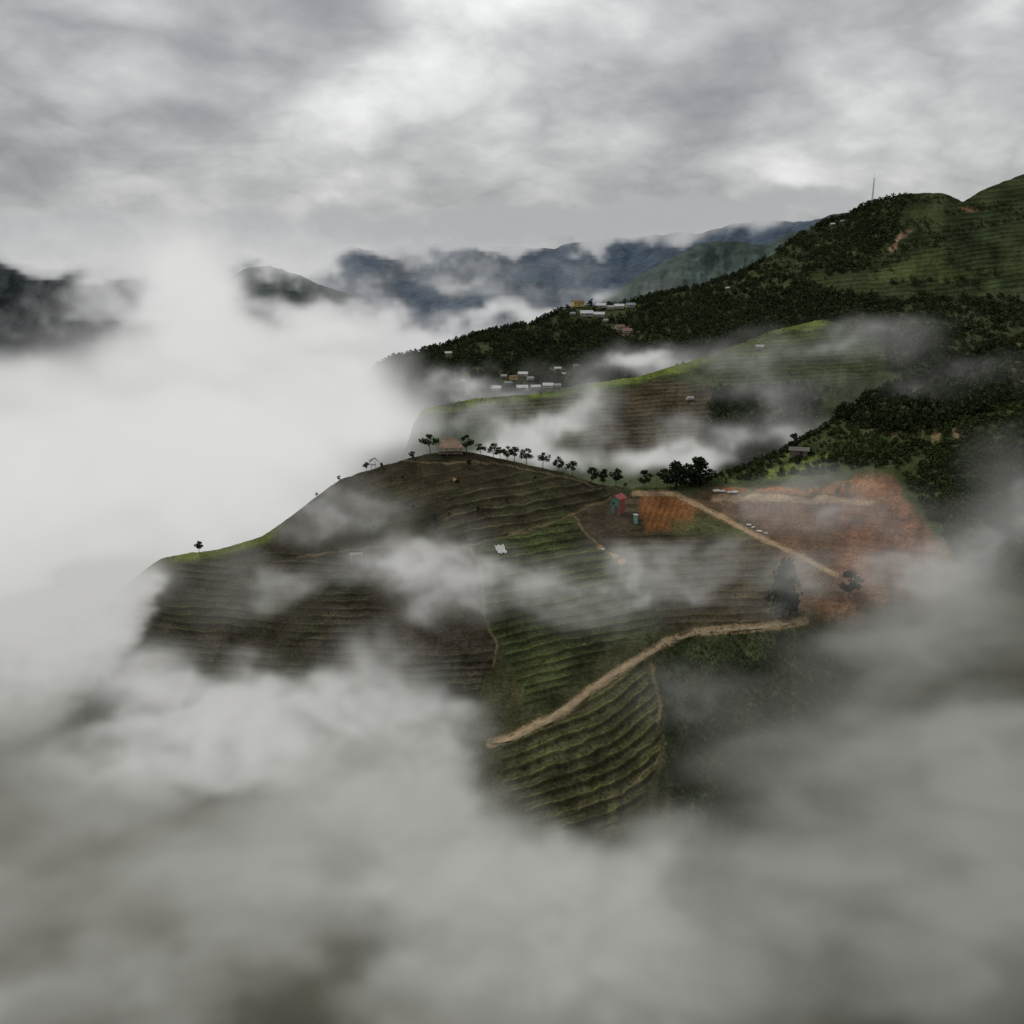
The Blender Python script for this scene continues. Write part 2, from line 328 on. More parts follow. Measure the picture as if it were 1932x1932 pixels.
# ---- village ridge and cultivated mountain
def village_field(px,py):
    m=sst(-8,8,polysd(px+(fbm(px/25,py/20,3,2)-.5)*30,py+(fbm(px/25,py/20,3,4)-.5)*20,[(1430,480),(1560,420),(1700,350),(1790,355),(2200,200),(2200,600),(1600,560),(1480,520)]))
    f=polysd(px+(fbm(px/20,py/20,3,5)-.5)*50,py+(fbm(px/20,py/20,3,6)-.5)*36,[(1450,470),(1560,405),(1660,375),(1720,385),(1690,440),(1640,500),(1560,520),(1500,500)])
    m=m*(1-sst(-6,6,f)); return m
def paint_vil(px,py):
    p=Paint(px,py,(.046,.06,.028)); x,y=px,py
    m=village_field(px,py)
    ph=(y+.10*(x-1500)+14*fbm(x/120,y/80,3,14))/9
    p.apply(m,(.042,.055,.025),(.072,.092,.035),ph,.65)
    p.apply(p.mask([(1640,520),(1740,470),(1850,525),(1640,535)],6)*.8,(.07,.09,.034),(.09,.12,.04),ph,.5)
    p.apply(p.mask([(1660,400),(1720,370),(1790,372),(1760,430),(1700,440)],8)*.6,(.055,.07,.03))
    p.apply(p.mask([(1676,468),(1700,432),(1722,434),(1700,452),(1688,470)],3),(.25,.17,.11))
    p.apply(p.mask([(1810,388),(1850,392),(1850,397),(1810,396)],3),(.2,.12,.07))
    p.apply(p.mask([(1155,620),(1190,612),(1196,630),(1165,632)],4),(.22,.14,.09))
    p.apply(p.mask([(1200,500),(1300,500),(1460,470),(1450,520),(1300,560),(1230,560)],10)*.4,(.06,.075,.035))
    p.apply(p.mask([(860,700),(1070,690),(1080,730),(1000,745),(880,735)],6)*.5,(.08,.085,.045))
    p.apply(p.mask([(1065,572),(1200,566),(1210,590),(1150,612),(1070,600)],6)*.6,(.08,.095,.04))
    p.col*= (.5+1.0*fbm(x/28,y/28,5,71))[...,None]
    return p.out()
MAT_VIL=terrain_mat('village_ridge_ground',.35,.03)
vil=make_hill('mountain_ground',[(600,770,750),(660,742,780),(690,706,800),(740,680,820),(800,664,840),(850,650,860),(900,633,880),(960,621,900),(1010,609,920),(1050,590,950),(1080,579,970),(1150,576,1000),(1200,570,1010),(1250,556,1030),(1320,541,1050),(1400,515,1080),(1450,484,1090),(1520,438,1100),(1560,420,1100),(1600,406,1100),(1650,384,1100),(1700,365,1090),(1780,364,1080),(1815,380,1090),(1850,360,1150),(1932,326,1200),(2150,270,1250)],
 [(600,830,640),(2150,800,640)],640,260,MAT_VIL,paint_vil,relief=.05,rs=130,zamp=1.5,zs=30,back=300,drop=300,sm=5,seed=6,rough=4,step=1.2)
def plain(base,var=.8):
    def f(px,py):
        p=Paint(px,py,base); p.col*=(1-var/2+var*fbm(px/16,py/10,5,90))[...,None]; return p.out()
    return f
MAT_FAR=terrain_mat('far_forest_slopes',.035,.004,bump=.6,v1=.3,v2=.25)  # bluish distance haze is put into the base colours of the hills below
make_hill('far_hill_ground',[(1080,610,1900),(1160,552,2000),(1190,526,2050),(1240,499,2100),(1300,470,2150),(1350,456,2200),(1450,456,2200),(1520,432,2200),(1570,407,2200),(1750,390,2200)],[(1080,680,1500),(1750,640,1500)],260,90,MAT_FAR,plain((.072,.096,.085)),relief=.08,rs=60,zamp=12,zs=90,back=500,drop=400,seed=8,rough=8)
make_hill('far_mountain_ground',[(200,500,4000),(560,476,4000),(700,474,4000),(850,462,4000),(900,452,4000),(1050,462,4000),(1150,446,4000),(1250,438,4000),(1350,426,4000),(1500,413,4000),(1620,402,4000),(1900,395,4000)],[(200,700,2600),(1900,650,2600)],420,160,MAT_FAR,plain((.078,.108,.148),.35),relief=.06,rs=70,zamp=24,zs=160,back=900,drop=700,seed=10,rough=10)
make_hill('dark_spur_ground',[(380,560,2200),(420,530,2200),(450,512,2200),(480,500,2200),(520,508,2200),(560,520,2200),(640,547,2150),(700,572,2100),(760,602,2050),(860,650,2000)],[(380,720,1700),(860,740,1700)],220,90,MAT_FAR,plain((.045,.066,.056)),relief=.09,rs=50,zamp=9,zs=60,back=500,drop=400,seed=12,rough=14)
make_hill('dark_mountain_ground',[(-300,440,2400),(0,450,2400),(150,455,2400),(250,470,2400),(360,510,2350),(440,570,2300),(500,680,2300)],[(-300,760,1700),(500,760,1700)],260,120,MAT_FAR,plain((.045,.055,.06)),relief=.10,rs=60,zamp=12,zs=80,back=500,drop=400,seed=14,rough=14)
xs=np.linspace(-16000,16000,90); ysn=np.linspace(-3000,26000,90); X,Y=np.meshgrid(xs,ysn)
Z=(fbm(X/900,Y/900,4,5)-.5)*60-20; Wg=np.stack([X,Y,Z],-1); idx=np.arange(8100).reshape(90,90)
gme=npmesh('valley_floor',Wg.reshape(-1,3),np.stack([idx[:-1,:-1],idx[:-1,1:],idx[1:,1:],idx[1:,:-1]],-1).reshape(-1,4),simple('valley_floor_green',(.06,.08,.04),scale=.01),None,True)
tag(link('valley_floor',gme),kind='structure')
# ------------------------------------------------------------------ roads
def ribbon(name,pts,w,mat,h,lift=.05):
    pts=np.array(pts,float); t=np.linspace(0,len(pts)-1,len(pts)*14)
    x=np.interp(t,range(len(pts)),pts[:,0]); y=np.interp(t,range(len(pts)),pts[:,1])
    x=smooth1(x,15); y=smooth1(y,15)
    c=surf(h,x,y); d=np.gradient(c,axis=0); nrm=np.stack([d[:,1],-d[:,0],0*d[:,0]],-1); nrm/=np.linalg.norm(nrm,axis=1)[:,None]+1e-9
    cz=smooth1(c[:,2],5); rows=[]
    wv=w*(1+.35*(fbm(t*.8,t*0,3,5)-.5))*np.clip(np.minimum(t,(len(pts)-1-t))*1.2+.25,0,1)
    for k,z in((-.6,-.22),(-.4,-.02),(-.2,.0),(0,.03),(.2,.0),(.4,-.02),(.6,-.22)):
        q=c+nrm*(wv*k)[:,None]; q[:,2]=cz+z+lift; rows.append(q)
    Wr=np.array(rows); nr,nc=Wr.shape[:2]; ix=np.arange(nr*nc).reshape(nr,nc)
    me=npmesh(name,Wr.reshape(-1,3),np.stack([ix[:-1,:-1],ix[:-1,1:],ix[1:,1:],ix[1:,:-1]],-1).reshape(-1,4),mat,None,True)
    return tag(link(name,me),kind='structure')
MDIRT=simple('packed_dirt',(.28,.21,.12),scale=.8,var=.35)
MDIRT2=simple('pale_orange_dirt',(.33,.23,.13),scale=.8,var=.3)
ribbon('dirt_road',ROAD1,1.6,MDIRT,near,lift=.12)
ribbon('dirt_track',ROAD2,.9,MDIRT2,near,lift=.08)
# ------------------------------------------------------------------ foliage
def leaves(n,cl,sz,seed,flat=.8):
    r=np.random.default_rng(seed)
    cl=np.array(cl); k=r.integers(0,len(cl),n)
    d=r.normal(size=(n,3)); d/=np.linalg.norm(d,axis=1)[:,None]; rad=r.random(n)**.4
    c=cl[k,:3]+d*(cl[k,3]*rad)[:,None]*np.array([1,1,flat])
    a=r.normal(size=(n,3)); a/=np.linalg.norm(a,axis=1)[:,None]; b=np.cross(a,r.normal(size=(n,3))); b/=np.linalg.norm(b,axis=1)[:,None]
    s=(sz*(.6+.8*r.random(n)))[:,None]
    q=np.stack([c-a*s,c-b*s*.7,c+a*s,c+b*s*.7],1)
    shade=np.clip(.65+.4*(c[:,2]-cl[k,2])/(cl[k,3]+1e-6)+r.normal(size=n)*.12+(k%3-1)*.12,.35,1.5)  # top light and underside shade put into leaf colour, plus random tone
    return q.reshape(-1,3),np.arange(4*n).reshape(n,4),np.repeat(shade,4)
MLEAF=foliage('leaves'); MBARK=simple('bark',(.09,.07,.05),scale=6)
def tree_parts(seed,kind='umbrella',n=420):
    r=random.Random(seed); mb=MB(); cl=[]
    h=.62 if kind=='umbrella' else .55; lean=(r.uniform(-.06,.06),r.uniform(-.06,.06))
    pts=[(lean[0]*t*t,lean[1]*t*t,t*h-.06) for t in(0,.35,.7,1.1)]
    for i in range(3): mb.tube(pts[i],pts[i+1],.026-.005*i,.021-.005*i,7)
    nl=8 if kind=='umbrella' else 9
    for i in range(nl):
        a=i*2.4+r.uniform(-.4,.4); t=r.uniform(.5,1.0); b=(lean[0]*t*t,lean[1]*t*t,t*h-.04)
        if kind=='umbrella': L=r.uniform(.16,.32); e=(b[0]+math.cos(a)*L,b[1]+math.sin(a)*L,b[2]+r.uniform(.1,.26)); rr=r.uniform(.13,.19)
        elif kind=='round': L=r.uniform(.08,.26); e=(b[0]+math.cos(a)*L,b[1]+math.sin(a)*L,r.uniform(.35,.85)); rr=r.uniform(.13,.2)
        else: zz=.2+.75*i/nl; L=(1-zz)*.12+.03; e=(b[0]+math.cos(a)*L,b[1]+math.sin(a)*L,zz); rr=.15*(1.15-zz)+.10
        m=((b[0]+e[0])/2,(b[1]+e[1])/2,(b[2]+e[2])/2-.02)
        mb.tube(b,m,.011,.008,5); mb.tube(m,e,.008,.003,5); cl.append((*e,rr))
    cl.append((lean[0],lean[1],.86,.13 if kind!='tall' else .1))
    V,Fq,sh=leaves(n,cl,.04 if kind=='umbrella' else .045,seed,.7 if kind!='tall' else 1.0)
    base=np.array({'umbrella':(.05,.07,.032),'round':(.04,.056,.028),'tall':(.038,.052,.03)}[kind])
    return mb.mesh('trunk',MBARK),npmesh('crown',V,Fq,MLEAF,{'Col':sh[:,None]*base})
TP={k:[tree_parts(i*7+j,k,m) for i in range(4)] for j,(k,m) in enumerate((('umbrella',560),('round',620),('tall',900)))}
def tree(name,px,py,hpx,kind,label,group=None,h=near,var=0,loc=None,cat='tree',wide=1.0):
    p=S1(h,px,max(py,ridgey(h,px)+1.5)) if loc is None else loc
    D=p.y; ht=hpx*D/F
    t=thing(name,label,cat,p,rz=random.uniform(0,6.28),group=group,scale=ht); t.scale=(ht*wide,ht*wide,ht)
    tr,cr=TP[kind][var%4]
    link('trunk',tr,t); link('crown',cr,t); return t
G='young trees along the ridge crest'
row=[(812,858,42,'umbrella','broad tree touching the left end of the thatched pavilion'),
(880,855,38,'umbrella','broad tree touching the right end of the thatched pavilion'),
(906,862,28,'umbrella','small tree on the crest, first one right of the pavilion pair'),
(931,866,33,'umbrella','slim tree on the crest, second one right of the pavilion pair'),
(944,868,27,'umbrella','short tree on the crest, third one right of the pavilion pair'),
(957,870,31,'umbrella','leafy tree on the crest, fourth one right of the pavilion pair'),
(971,873,33,'umbrella','leafy tree on the crest, fifth one right of the pavilion pair'),
(993,878,36,'umbrella','taller tree on the crest, sixth one right of the pavilion pair'),
(1024,884,33,'umbrella','lone small tree on the crest, seventh one right of the pavilion pair'),
(1053,890,33,'umbrella','lone small tree on the crest, eighth one right of the pavilion pair'),
(1080,896,33,'umbrella','lone small tree on the crest, ninth one right of the pavilion pair'),
(1116,912,34,'round','small round tree behind the red roofed hut, furthest left of three'),
(1138,914,34,'round','small round tree behind the red roofed hut, middle of three'),
(1162,916,38,'round','low round tree rising directly behind the red roof'),
(1215,920,38,'round','dark round tree just right of the red roofed hut'),
(1252,922,42,'round','dark round tree standing over the orange ploughed plot'),
(1275,918,52,'tall','dark upright tree left of the tall clump at the end of the crest'),
(1296,917,46,'round','dark bushy tree in the middle of the clump at the end of the crest'),
(1316,916,58,'tall','tallest dark tree in the clump at the end of the crest'),
(1338,912,30,'round','low tree at the right edge of the clump at the end of the crest')]
for i,(x,y,hp,k,l) in enumerate(row): tree('tree',x,y,hp,k,l,G,var=i,wide=1.15 if i<2 else (1.5 if k=='tall' else 1.0))
tree('tree',376,1042,25,'round','lone tiny tree on the bright green crest at far left',var=1)
tree('tree',692,889,20,'umbrella','small feathery tree left of the leaning lookout hut',var=2)
tree('tree',720,884,12,'round','low bush like tree right of the leaning lookout hut',var=0)
tree('tree',777,868,18,'round','small tree alone on the crest between lookout hut and pavilion',var=3)
tree('tree',1478,1165,125,'tall','tall dark tree wrapped in mist below the orange slope',var=1,wide=.9)
tree('tree',1600,1130,60,'round','faint dark tree in thick mist right of the tall dark tree',var=2,wide=1.1)
tree('tree',1498,852,36,'round','round tree on the green slope above the grey shed',var=2)
tree('tree',640,908,12,'round','tiny shrub like tree low on the left crest',var=2)
tree('tree',598,934,10,'round','tiniest tree on the left crest above the mist',var=1)
gA='houses of the hilltop village'; gC='houses of the lower village in the mist'
hs=[(1090,577,22,'ochre',gA,'ochre two storey building at the left end of the hilltop village',8),
(1134,578,20,'white',gA,'white roofed house just right of the ochre building',-6),(1150,581,18,'grey',gA,'grey roofed house in the top row of the hilltop village, right of a white one',5),
(1168,580,20,'white',gA,'white roofed house in the top row of the hilltop village, second from right',-4),(1189,578,20,'blue',gA,'blue grey roofed house at the right end of the hilltop village',4),
(1080,594,12,'grey',gA,'small grey roofed house below the ochre building',10),(1106,596,26,'white',gA,'long white roofed house, left of the lower pair in the hilltop village',3),(1130,597,22,'white',gA,'white roofed house, right of the lower pair in the hilltop village',-3),(1142,607,12,'grey',gA,'tiny grey house at the very bottom of the hilltop village',12),
(1168,620,22,'brown','brown roofed farmhouses','brown roofed farmhouse on bare ground, left one of two',8),(1184,626,20,'brown','brown roofed farmhouses','brown roofed farmhouse on bare ground, right one of two',-6),
(874,719,12,'white',gC,'white roofed house at the far left of the lower village',0),(936,736,22,'white',gC,'white roofed house at the foot of the lower village, left end',-4),
(950,710,14,'grey',gC,'grey roofed house in the top row of the lower village, leftmost',6),(968,714,16,'ochre',gC,'ochre walled house in the lower village',12),(987,708,20,'white',gC,'white roofed house right above the ochre house of the lower village',-5),(1000,716,16,'grey',gC,'grey roofed house in the middle of the lower village',10),
(958,725,16,'blue',gC,'blue grey roofed house in the middle row of the lower village',3),(985,735,24,'white',gC,'long white roofed house at the foot of the lower village, second from left',0),(1010,733,20,'white',gC,'white roofed house at the foot of the lower village, third from left',4),(1034,730,22,'white',gC,'white roofed house at the foot of the lower village, second from right',-3),(1051,729,16,'grey',gC,'grey roofed house at the foot of the lower village, far right',8),
(1052,697,14,'white',gC,'small white roofed house above the right end of the lower village',5),(1063,708,12,'grey',gC,'small grey house above the right end of the lower village',-8),(1086,693,13,'brown',gC,'small brown roofed house highest at the right of the lower village',0),
(846,668,14,'white','outlying houses','white roofed house alone in the dark forest at left',5),(1570,424,9,'white','outlying houses','tiny white house on the mountain crest left of the mast',0),(1588,418,7,'grey','outlying houses','tiny grey house on the mountain crest beside a white one',0),(1372,545,8,'white','outlying houses','tiny white house in the forest above the village',0)]
def clear_houses(px,py):
    k=np.ones(px.shape)
    for (x,y,w_,*_) in hs: k*=1-((np.abs(px-x)<w_*.5+2)&(py>y-2)&(py<y+12))
    return k
def crown_template(n,seed):
    cl=[(0,0,.55,.36),(.22,.1,.42,.28),(-.2,.15,.45,.28),(.05,-.22,.42,.28),(0,.05,.75,.22)]
    return leaves(n,cl,.13,seed,.8)
def wood(name,h,n,box,maskf,smin,smax,base,tip,label,cat,nleaf=26,seed=1,tall=1.25,mat=None):
    r=np.random.default_rng(seed)
    px=r.uniform(box[0],box[2],n); py=r.uniform(box[1],box[3],n)
    ry=np.interp(px,np.linspace(h.x0,h.x1,h.nx),h.ry); ok=py>ry-12; py=np.maximum(py,ry+1)*1.0
    keep=(r.random(n)<maskf(px,py))&ok; px=px[keep];py=py[keep]; m=len(px)
    pos=surf(h,px,py); sc=r.uniform(smin,smax,m)*(.7+.6*fbm(px/30,py/30,2,9)); an=r.uniform(0,6.28,m)
    T=[crown_template(nleaf,s) for s in range(6)]
    Vs=[];Cs=[]
    ti=r.integers(0,6,m); mixv=np.clip(r.random(m)*.35+.9*fbm(px/40,py/25,3,55)-.15,0,1)
    for k in range(6):
        sel=np.where(ti==k)[0]
        if not len(sel): continue
        V,Fq,sh=T[k]; c=np.cos(an[sel])[:,None]; s=np.sin(an[sel])[:,None]
        x=V[None,:,0]*c-V[None,:,1]*s; y=V[None,:,0]*s+V[None,:,1]*c
        q=np.stack([x*sc[sel,None],y*sc[sel,None],(V[None,:,2]-.2)*sc[sel,None]*tall],-1)+pos[sel,None,:]
        Vs.append(q.reshape(-1,3))
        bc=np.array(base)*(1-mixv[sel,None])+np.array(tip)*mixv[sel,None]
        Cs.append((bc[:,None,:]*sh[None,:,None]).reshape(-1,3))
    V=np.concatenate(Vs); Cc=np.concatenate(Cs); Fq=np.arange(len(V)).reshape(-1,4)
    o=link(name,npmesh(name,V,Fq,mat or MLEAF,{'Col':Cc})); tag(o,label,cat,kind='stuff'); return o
DK=(.046,.06,.028); LT=(.08,.102,.044)
wood('forest',vil,30000,(680,360,1990,790),lambda x,y:clear_houses(x,y)*(1-village_field(x,y))*sst(.20,.32,fbm(x/30,y/20,3,17))*np.where((x>860)&(x<1080)&(y>695)&(y<745),.5,1)*np.where((x>1060)&(x<1205)&(y>566)&(y<608),.45,1),3.5,8,DK,LT,'dark forest covering the ridge that carries the hilltop village','forest',32,3,1.0)
wood('hedge_trees',vil,2600,(1450,370,1990,560),lambda x,y:village_field(x,y)*sst(.53,.6,fbm(x/60,y/14,3,19)),2,5,DK,LT,'dark hedge trees between the terraced plots on the mountain','hedge',24,4)
wood('grove',spur,12000,(800,560,2050,900),lambda x,y:np.maximum.reduce([sst(-6,6,polysd(x,y,[(1340,735),(1480,730),(1560,740),(1500,860),(1400,900),(1330,850)])),sst(-10,10,polysd(x,y,[(1560,600),(1640,560),(2100,500),(2100,760),(1700,740),(1660,640)]))])*.95*sst(.22,.34,fbm(x/30,y/20,3,18)),2.4,5,DK,LT,'dark grove filling the gullies of the middle spur','woodland',36,5,1.05)
wood('spur_bushes',spur,3000,(790,600,1660,900),lambda x,y:sst(.48,.6,fbm(x/40,y/20,3,28))*.5+.04,.6,1.8,DK,LT,'low bushes sprinkled on the spur fields','bushes',18,15)
wood('shrubs',near,12500,(1290,600,2050,1160),lambda x,y:sst(-4,4,polysd(x,y,[(1290,915),(1400,868),(1560,770),(1700,660),(2200,480),(2200,1180),(1900,1120),(1800,1040),(1720,930),(1690,880),(1640,880),(1540,895),(1400,905)]))*(.12+.88*sst(.30,.42,fbm(x/26,y/18,3,23))),.9,2.5,(.042,.056,.025),(.092,.12,.042),'green shrubs covering the slope above the orange road cut','shrubs',48,6,1.0)
wood('hillside_wood',near,3000,(1540,600,2050,860),lambda x,y:sst(-6,6,polysd(x,y,[(1560,775),(1640,720),(1760,680),(1900,640),(1900,760),(1800,800),(1660,820)])),2.4,5,(.038,.05,.024),(.07,.09,.038),'dark wood along the top of the right hand slope','woodland',64,7,1.2)
wood('maize',near,11000,(1240,1180,1680,1600),lambda x,y:sst(-30,10,polysd(x,y,[(1250,1260),(1290,1215),(1480,1200),(1645,1205),(1620,1330),(1450,1500),(1300,1580),(1268,1420)])),.4,.9,(.042,.056,.025),(.07,.09,.036),'dark green crop field below the lower dirt road','crop field',12,8,1.3)
wood('weeds',near,4800,(330,860,1800,1560),lambda x,y:sst(.5,.62,fbm(x/40,y/25,3,29)),.25,.8,(.038,.048,.021),(.085,.095,.038),'low weeds scattered over the terraced brown fields','weeds',12,9,1.0)
shr=[(885,880,14),(862,915,13),(820,985,16),(824,1002,14),(780,960,9),(902,965,9),(955,948,8),(848,975,8),(705,1000,10),(1010,905,8),(760,905,8),(1180,905,10)]
for i,(x,y,hp) in enumerate(shr):
    where=['highest shrub on the brown crown below the pavilion','rounded shrub in the middle of the brown crown','upper one of two big shrubs low on the brown crown','lower one of two big shrubs low on the brown crown','small shrub left of centre on the brown crown','small shrub by the tan terrace edges','tiny shrub between tan terrace edges right of the crown','small shrub just above the pair of big shrubs','shrub above the mist at the lower left of the brown crown','tiny shrub below the crest trees','small shrub left below the pavilion','small shrub on the grass left of the red roofed hut'][i]
    tree('shrub',x,y,hp,'round',where,'shrubs dotted on the brown crown',var=i,cat='shrub',wide=1.3)
# ------------------------------------------------------------------ buildings
MTHATCH=simple('thatch',(.30,.21,.14),scale=5,var=.45); MWOOD=simple('weathered_wood',(.16,.12,.09),scale=4)
MRED=simple('red_metal_roof',(.38,.07,.065),rough=.5,scale=1.5,var=.25); MPINK=simple('faded_red_boards',(.32,.09,.085),scale=3,var=.3); MTEAL=simple('teal_panel',(.10,.24,.19),scale=2,var=.25)
MDARK=simple('dark_opening',(.02,.02,.02)); MWHITE=simple('white_plastic',(.65,.65,.62),scale=1,var=.15); MGREY=simple('grey_metal',(.36,.37,.37),rough=.5,scale=1,var=.25)
MYEL=simple('ochre_render',(.50,.36,.13),scale=1,var=.15); MWALL=simple('pale_wall',(.33,.30,.26),scale=1,var=.25); MBRN=simple('brown_tile',(.22,.13,.09),scale=1,var=.3); MSTRIP=simple('pale_metal_sheet',(.6,.61,.62),rough=.5,scale=.6,var=.25); MBLUE=simple('blue_grey_metal',(.26,.31,.36),scale=.6)
def rough_grid(p00,p10,p11,p01,nu,nv,amp,th,rnd):
    P4=[Vector(q) for q in(p00,p10,p11,p01)]; n=(P4[1]-P4[0]).cross(P4[3]-P4[0]).normalized(); vs=[];fs=[]
    for j in range(nv+1):
        for i in range(nu+1):
            u=i/nu;v=j/nv; q=(P4[0]*(1-u)+P4[1]*u)*(1-v)+(P4[3]*(1-u)+P4[2]*u)*v
            q=q+n*rnd.uniform(-amp,amp)
            if j==0: q=q+Vector((0,0,rnd.uniform(-.25,.05)))
            vs.append(q)
    for j in range(nv):
        for i in range(nu): a=j*(nu+1)+i; fs.append((a,a+1,a+nu+2,a+nu+1))
    return vs,fs
pp=S1(near,850,ridgey(near,850)+3)
t=thing('pavilion','open wooden pavilion with wide thatched roof on the hill top','pavilion',pp,R(4))
W_,D_=3.9,2.6; ez=1.9; rz_=4.0; rl=1.6
mb=MB(); rnd=random.Random(3)
c=[(-W_,-D_,ez),(W_,-D_,ez),(W_,D_,ez),(-W_,D_,ez)]; r0=(-rl,0,rz_); r1=(rl,0,rz_)
for q in ((c[0],c[1],r1,r0),(c[2],c[3],r0,r1),(c[1],c[2],r1,r1),(c[3],c[0],r0,r0)):
    vs,fs=rough_grid(*q,16,7,.06,0,rnd); mb.add(vs,fs)
    vs=[Vector(v)-Vector((0,0,.22)) for v in vs]; mb.add(vs,[f[::-1] for f in fs])
rf=mb.build('roof',MTHATCH,t)
MB().tube((-rl-.2,0,rz_+.02),(rl+.2,0,rz_+.02),.16,.16,8).build('ridge_cap',MTHATCH,rf)
for x in(-2.9,-1,1,2.9):
    for y in(-1.8,1.8): MB().tube((x,y,-.8),(x,y,ez+.25),.10,.09,7).build('post',MWOOD,t)
MB().box((0,0,.12),(6.6,4.2,.2)).build('floor',MWOOD,t)
for yy in(-1.75,1.75): MB().box((0,yy,.75),(5.7,.06,.08)).build('railing',MWOOD,t)
MB().box((0,-1.1,.5),(3.2,.4,.08)).box((-1.3,-1.1,.33),(.08,.3,.3)).box((1.3,-1.1,.33),(.08,.3,.3)).build('bench',MWOOD,t)
hp=S1(near,1165,966)
t=thing('hut','tall small hut with red gabled roof, teal end and faded red side','hut',hp,R(-32))
w,d,hh=2.5,3.1,3.7
b=MB(); b.box((0,d/2-.04,hh/2-.4),(w,.08,hh+.8)); b.box((w/2-.04,0,hh/2-.4),(.08,d-.17,hh+.8)); b.box((-w/2+.04,0,hh/2-.4),(.08,d-.17,hh+.8))
b.build('wall',MPINK,t)
MB().box((0,-d/2+.04,hh/2-.4),(w-.2,.08,hh+.8)).add([(-w/2+.1,-d/2+.03,hh),(w/2-.1,-d/2+.03,hh),(0,-d/2+.03,hh+.75)],[(0,1,2)]).build('end_wall',MTEAL,t)
for s in(-1,1): MB().box((s*(w/2-.05),-d/2,hh/2-.4),(.12,.12,hh+.8)).build('corner_post',MWOOD,t)
b=MB()
for s in(-1,1):
    n=14
    for k in range(n):
        y0=-d/2-.45+(d+.9)*k/n; y1=y0+(d+.9)/n; zz=.05 if k%2 else 0
        b.slab([(0,y0,hh+.95+zz),(s*(w/2+.45),y0,hh-.05+zz),(s*(w/2+.45),y1,hh-.05+zz),(0,y1,hh+.95+zz)],.05*s)
b.build('roof',MRED,t)
dr=MB().box((.35,-d/2-.03,.85),(.8,.06,1.9)).build('door',simple('dark_red_door',(.2,.05,.04)),t)
MB().box((.62,-d/2-.08,.85),(.05,.05,.12)).build('handle',MGREY,dr)
wn=MB().box((-.5,-d/2-.02,2.5),(.7,.04,.6)).build('window',MDARK,t); MB().box((-.5,-d/2-.05,2.5),(.05,.03,.6)).box((-.5,-d/2-.055,2.5),(.7,.03,.05)).build('frame',MWOOD,wn)
b=MB()
for k in range(8): b.box((w/2+.012,-d/2+.3+k*.36,hh/2-.2),(.03,.05,hh+.2))
b.build('batten',simple('batten_red',(.26,.07,.06)),t)
q=S1(near,1199,987); t=thing('privy','narrow teal privy standing right of the red roofed hut','outhouse',q,R(12))
MB().box((0,0,.95),(.8,.9,2.3)).build('wall',MTEAL,t); MB().slab([(-.55,-.6,2.2),(.55,-.6,2.2),(.55,.6,2.35),(-.55,.6,2.35)],.05).build('roof',MGREY,t)
dr=MB().box((0,-.465,.95),(.6,.03,1.8)).build('door',simple('pale_teal_door',(.2,.42,.36)),t); MB().box((.2,-.5,.95),(.05,.04,.12)).build('handle',MGREY,dr)
q=S1(near,673,1064); t=thing('field_shelter','bare pole shelter with flat slatted top on the brown field','shelter',q,R(15))
for x in(-1.2,1.2):
    for y in(-.8,.8): MB().tube((x,y,-.5),(x+random.uniform(-.1,.1),y,2.3),.07,.06,6).build('post',MGREY,t)
b=MB()
for k in range(9): b.box((0,-1+k*.25,2.35+.002*k),(3.1,.12,.05))
for x in(-1.2,1.2): b.box((x,0,2.28),(.08,2.2,.08))
b.build('slatted_top',MWALL,t)
MB().tube((-1.2,-.8,.4),(1.2,-.8,2.1),.035,.035,5).build('brace',MGREY,t)
q=S1(near,706,886); t=thing('lookout_hut','tiny leaning lookout hut with split thatched top on stilts','hut',q,R(10))
for x,y in((-.7,-.5),(.7,-.5),(-.7,.5),(.7,.5)): MB().tube((x,y,-.5),(x*.8-.35,y*.8,2.5),.07,.06,6).build('stilt',MWOOD,t)
b=MB(); vs,fs=rough_grid((-1.4,-.9,2.5),(.2,-.9,3.4),(.2,.9,3.4),(-1.4,.9,2.5),8,5,.05,0,rnd); b.add(vs,fs)
vs,fs=rough_grid((1.2,-.9,2.35),(.2,-.9,3.4),(.2,.9,3.4),(1.2,.9,2.35),8,5,.05,0,rnd); b.add(vs,fs); b.build('roof',MWOOD,t)
MB().box((-.3,0,1.5),(1.4,1.1,.08)).build('floor',MWOOD,t)
q=S1(near,1507,862); t=thing('shed','grey boarded shed with low pitched roof on the green slope','shed',q,R(-18))
MB().box((0,0,.8),(4.6,2.6,2.4)).build('wall',MWOOD,t)
for s in (-1,1): MB().slab([(-2.9,0,2.75),(-2.9,s*1.8,1.9),(2.9,s*1.8,1.9),(2.9,0,2.75)],.08*s).build('roof',simple('weathered_roof',(.13,.115,.10)),t)
MB().box((.6,-1.32,.75),(.9,.05,1.7)).build('door',MDARK,t)
q=S1(vil,1645,388); t=thing('mast','thin grey radio mast standing on the mountain crest','mast',q)
for k in range(3):
    a=k*2.094; MB().tube((1.2*math.cos(a),1.2*math.sin(a),-2),(.25*math.cos(a),.25*math.sin(a),28),.22,.16,5).build('leg',MGREY,t)
b=MB()
for k in range(12):
    z0=k*2.3; r_=1.2-.95*z0/28; r2=1.2-.95*(z0+2.3)/28
    for j in range(3):
        a0=j*2.094;a1=(j+1)*2.094; b.tube((r_*math.cos(a0),r_*math.sin(a0),z0),(r2*math.cos(a1),r2*math.sin(a1),z0+2.3),.09,.09,4)
b.build('lattice',MGREY,t); MB().tube((0,0,27.5),(0,0,33),.14,.05,5).build('antenna',MGREY,t)
